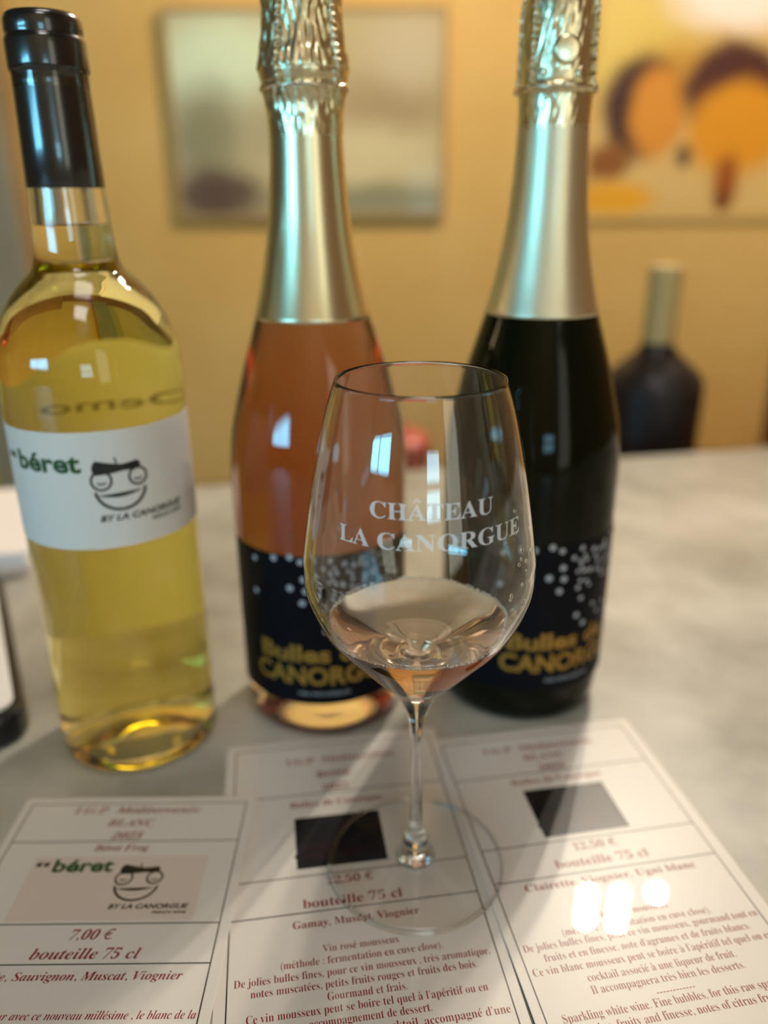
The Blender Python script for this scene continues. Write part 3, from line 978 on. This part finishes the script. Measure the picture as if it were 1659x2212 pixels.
# ------------------------------------------------------------------ behind the table
SB_T = TZ - 0.135
side = thing('sideboard', 'low dark wood sideboard behind the stone table, mostly hidden', 'sideboard', (0.30, 0.97, 0), ANG)
b = MB(); b.box(-0.55, 0.55, -0.14, 0.17, 0.08, SB_T - 0.025); b.build('body', M['darkwood'], side, bevel=0.003)
b = MB(); b.box(-0.57, 0.57, -0.16, 0.18, SB_T - 0.025, SB_T); b.build('top_board', M['darkwood'], side, bevel=0.004)
for x in (-0.5, 0.5):
    for y in (-0.1, 0.13):
        b = MB(); b.box(x - .02, x + .02, y - .02, y + .02, 0, 0.08); b.build('foot', M['darkwood'], side)
for x in (-0.27, 0.27):
    b = MB(); b.box(x - .25, x + .25, -0.152, -0.141, 0.1, SB_T - 0.04); d = b.build('door', M['darkwood'], side, bevel=0.002)
    b = MB(); b.ball((x * 0.25, -0.165, 0.5), 0.014, u=12, v=8); b.build('knob', M['steel'], d, smooth=True)

db = thing('dark_bottle', 'blurred dark bottle with grey green neck behind the table edge, right of the black bottle', 'bottle', (0.322, 0.86 + 0.07, SB_T))
pf = mm([(0, 4), (44, 0), (54, 2), (57.5, 8), (58, 20), (58, 150), (57, 166), (50, 178), (34, 192), (22, 203), (18.0, 214)])
b = MB(); b.lathe(smooth_prof(pf, 4), 64); b.build('glass_body', M['dark_bottle'], db, smooth=True)
b = MB(); b.lathe(smooth_prof(mm([(18.6, 208), (18.4, 230), (18.2, 262), (18.6, 280), (18.6, 292), (16, 297), (0, 297.5)]), 4), 48); b.build('capsule', M['grey_foil'], db, smooth=True)

rc = thing('red_pot', 'small red pot just visible between rosé bottle and glass, behind the table', 'pot', (0.018, 0.83, SB_T + 0.0))
b = MB(); b.lathe(smooth_prof(mm([(0, 0), (26, 0), (29, 4), (31, 60), (33, 116), (32, 120), (30, 119), (29, 60), (27, 6), (0, 4)]), 3), 48); b.build('pot_body', M['red'], rc, smooth=True)
b = MB(); b.lathe(smooth_prof(mm([(33, 119), (34, 121), (26, 127), (8, 131), (6, 137), (0, 139)]), 3), 48); b.build('lid', M['red'], rc, smooth=True)

# ------------------------------------------------------------------ pictures on the back wall
K = 2.4 / 1.9
p1 = thing('framed_picture', 'blurred pale beige and brown landscape picture hanging on the mustard wall behind the bottles', 'picture', (-0.157 * K, Y1 - 0.004, TZ + 0.23 + 0.172 * K))
hw, hh = 0.287 * K, 0.194 * K
blobs = [(-0.6 * hw, 0.45 * hh, 0.55 * hw, 0.55 * hh, 0.6, srgb(226, 232, 186)), (-0.75 * hw, -0.2 * hh, 0.3 * hw, 0.5 * hh, 0.6, srgb(150, 138, 92)),  # first ellipse: pale green window reflection painted into the picture
         (-0.72 * hw, -0.8 * hh, 0.34 * hw, 0.28 * hh, 0.5, srgb(96, 62, 26)), (0.6 * hw, 0.1 * hh, 0.4 * hw, 0.3 * hh, 0.7, srgb(176, 148, 100)),
         (0.3 * hw, -0.4 * hh, 0.7 * hw, 0.3 * hh, 0.6, srgb(222, 200, 146)), (0.45 * hw, -0.86 * hh, 0.75 * hw, 0.16 * hh, 0.6, srgb(150, 142, 100)),
         (-0.2 * hw, -0.1 * hh, 0.3 * hw, 0.4 * hh, 0.8, srgb(184, 164, 116)), (0.75 * hw, 0.6 * hh, 0.3 * hw, 0.3 * hh, 0.7, srgb(204, 182, 140))]
b = MB(); b.box(-hw, hw, -0.022, 0, -hh, hh)
b.build('picture_panel', painting_mat('painted landscape', srgb(196, 172, 118), blobs, 0.5, 0.18), p1)
b = MB()
for x0, x1, z0, z1 in ((-hw - .01, hw + .01, hh, hh + .012), (-hw - .01, hw + .01, -hh - .012, -hh), (-hw - .012, -hw, -hh, hh), (hw, hw + .012, -hh, hh)):
    b.box(x0, x1, -0.028, 0, z0, z1)
b.build('frame', pmat('thin oak frame', srgb(176, 138, 80), 0.6), p1)

p2 = thing('canvas_painting', 'blurred canvas of round orange forms with dark brown outlines at the upper right', 'picture', (0.90 * K, Y1 - 0.004, TZ + 0.23 + 0.26 * K))


def bl_(u, v, ru, rv, soft, col):
    """photo-plane ellipse to canvas coordinates (metres from the canvas middle)"""
    x = 0.475 + (u - 1280) * 0.000885 - 0.90 + (u - 1280) * 0.0  # wall spacing 1.9 m plane
    z = 0.206 + (460 - v) * 0.000892 - 0.23 - 0.26
    return (x * K, z * K, ru * 0.00089 * K, rv * 0.00089 * K, soft, srgb(*col))


blobs = [bl_(1330, 90, 150, 120, .6, (232, 196, 96)), bl_(1585, 0, 150, 62, .5, (255, 236, 214)), bl_(1460, 150, 110, 60, .7, (206, 150, 52)),
         bl_(1372, 225, 92, 112, .22, (70, 34, 14)), bl_(1410, 236, 66, 98, .28, (226, 146, 40)),
         bl_(1590, 190, 118, 108, .22, (84, 36, 20)), bl_(1612, 272, 118, 104, .25, (232, 152, 18)),
         bl_(1487, 330, 20, 24, .6, (92, 58, 26)), bl_(1300, 345, 56, 44, .4, (146, 84, 14)), bl_(1320, 428, 105, 36, .3, (240, 168, 22)),
         bl_(1600, 390, 32, 62, .35, (166, 86, 6)), bl_(1594, 430, 20, 24, .5, (122, 66, 4))]
b = MB(); b.box(-0.445 * K, 0.445 * K, -0.014, 0, -0.30 * K, 0.42 * K)
b.build('canvas', painting_mat('painted orange rounds', srgb(228, 186, 110), blobs, 0.6), p2, bevel=0.002)

# ------------------------------------------------------------------ pendant lamp (above the frame, seen mirrored in the cards)
lx, ly, lz = 0.505, 1.34, TZ + 1.25
lamp = thing('pendant_lamp', 'pendant of small round bulbs hanging above the frame, mirrored as glare on the right card', 'lamp', (lx, ly, lz))
b = MB(); b.tube([(0, 0, 0.1), (0, 0, ZC - lz - 0.02)], 0.004, 8); b.build('cord', M['steel'], lamp)
b = MB(); b.lathe(mm([(0, 0), (50, 0), (50, 20), (0, 20)]), 32); o = b.build('ceiling_rose', M['steel'], lamp, smooth=True, angle=30); o.location = (0, 0, ZC - lz - 0.02)
b = MB(); b.box(-0.05, 0.14, -0.008, 0.008, 0.075, 0.095); b.build('arm', M['steel'], lamp, bevel=0.002)
for x, zz in ((-0.036, 0.0), (-0.036, -0.036), (-0.036, -0.072), (0.036, 0.008), (0.036, -0.034), (0.036, -0.07), (0.118, -0.078)):
    b = MB(); b.ball((0, 0, 0), 0.0100, u=20, v=12)
    o = b.build('bulb', M['bulb'], lamp, smooth=True); o.location = (x, 0, 0.045 + zz)
for x in (-0.036, 0.036, 0.118):
    b = MB(); b.tube([(x, 0.017, 0.08), (x, 0.017, -0.05)], 0.003, 8); b.build('stem', M['steel'], lamp)

# ------------------------------------------------------------------ added fill light panels under the ceiling, out of view
for x, y, k, lb in ((0.10, 0.0, 1.0, 'added fill light panel straight above the table, outside the frame'), (0.25, -1.15, 1.7, 'added fill light panel near the windows behind the camera, outside the frame')):
    pan = thing('fill_panel', lb, 'lamp', (x, y, ZC - 0.04))
    b = MB(); b.box(-0.34, 0.34, -0.34, 0.34, 0.0, 0.04); b.build('housing', M['white_plastic'], pan, bevel=0.004)
    b = MB(); b.box(-0.30, 0.30, -0.30, 0.30, -0.004, 0.0); b.build('diffuser', emat('fill panel glow', FILL_COL, FILL_STR * k), pan)
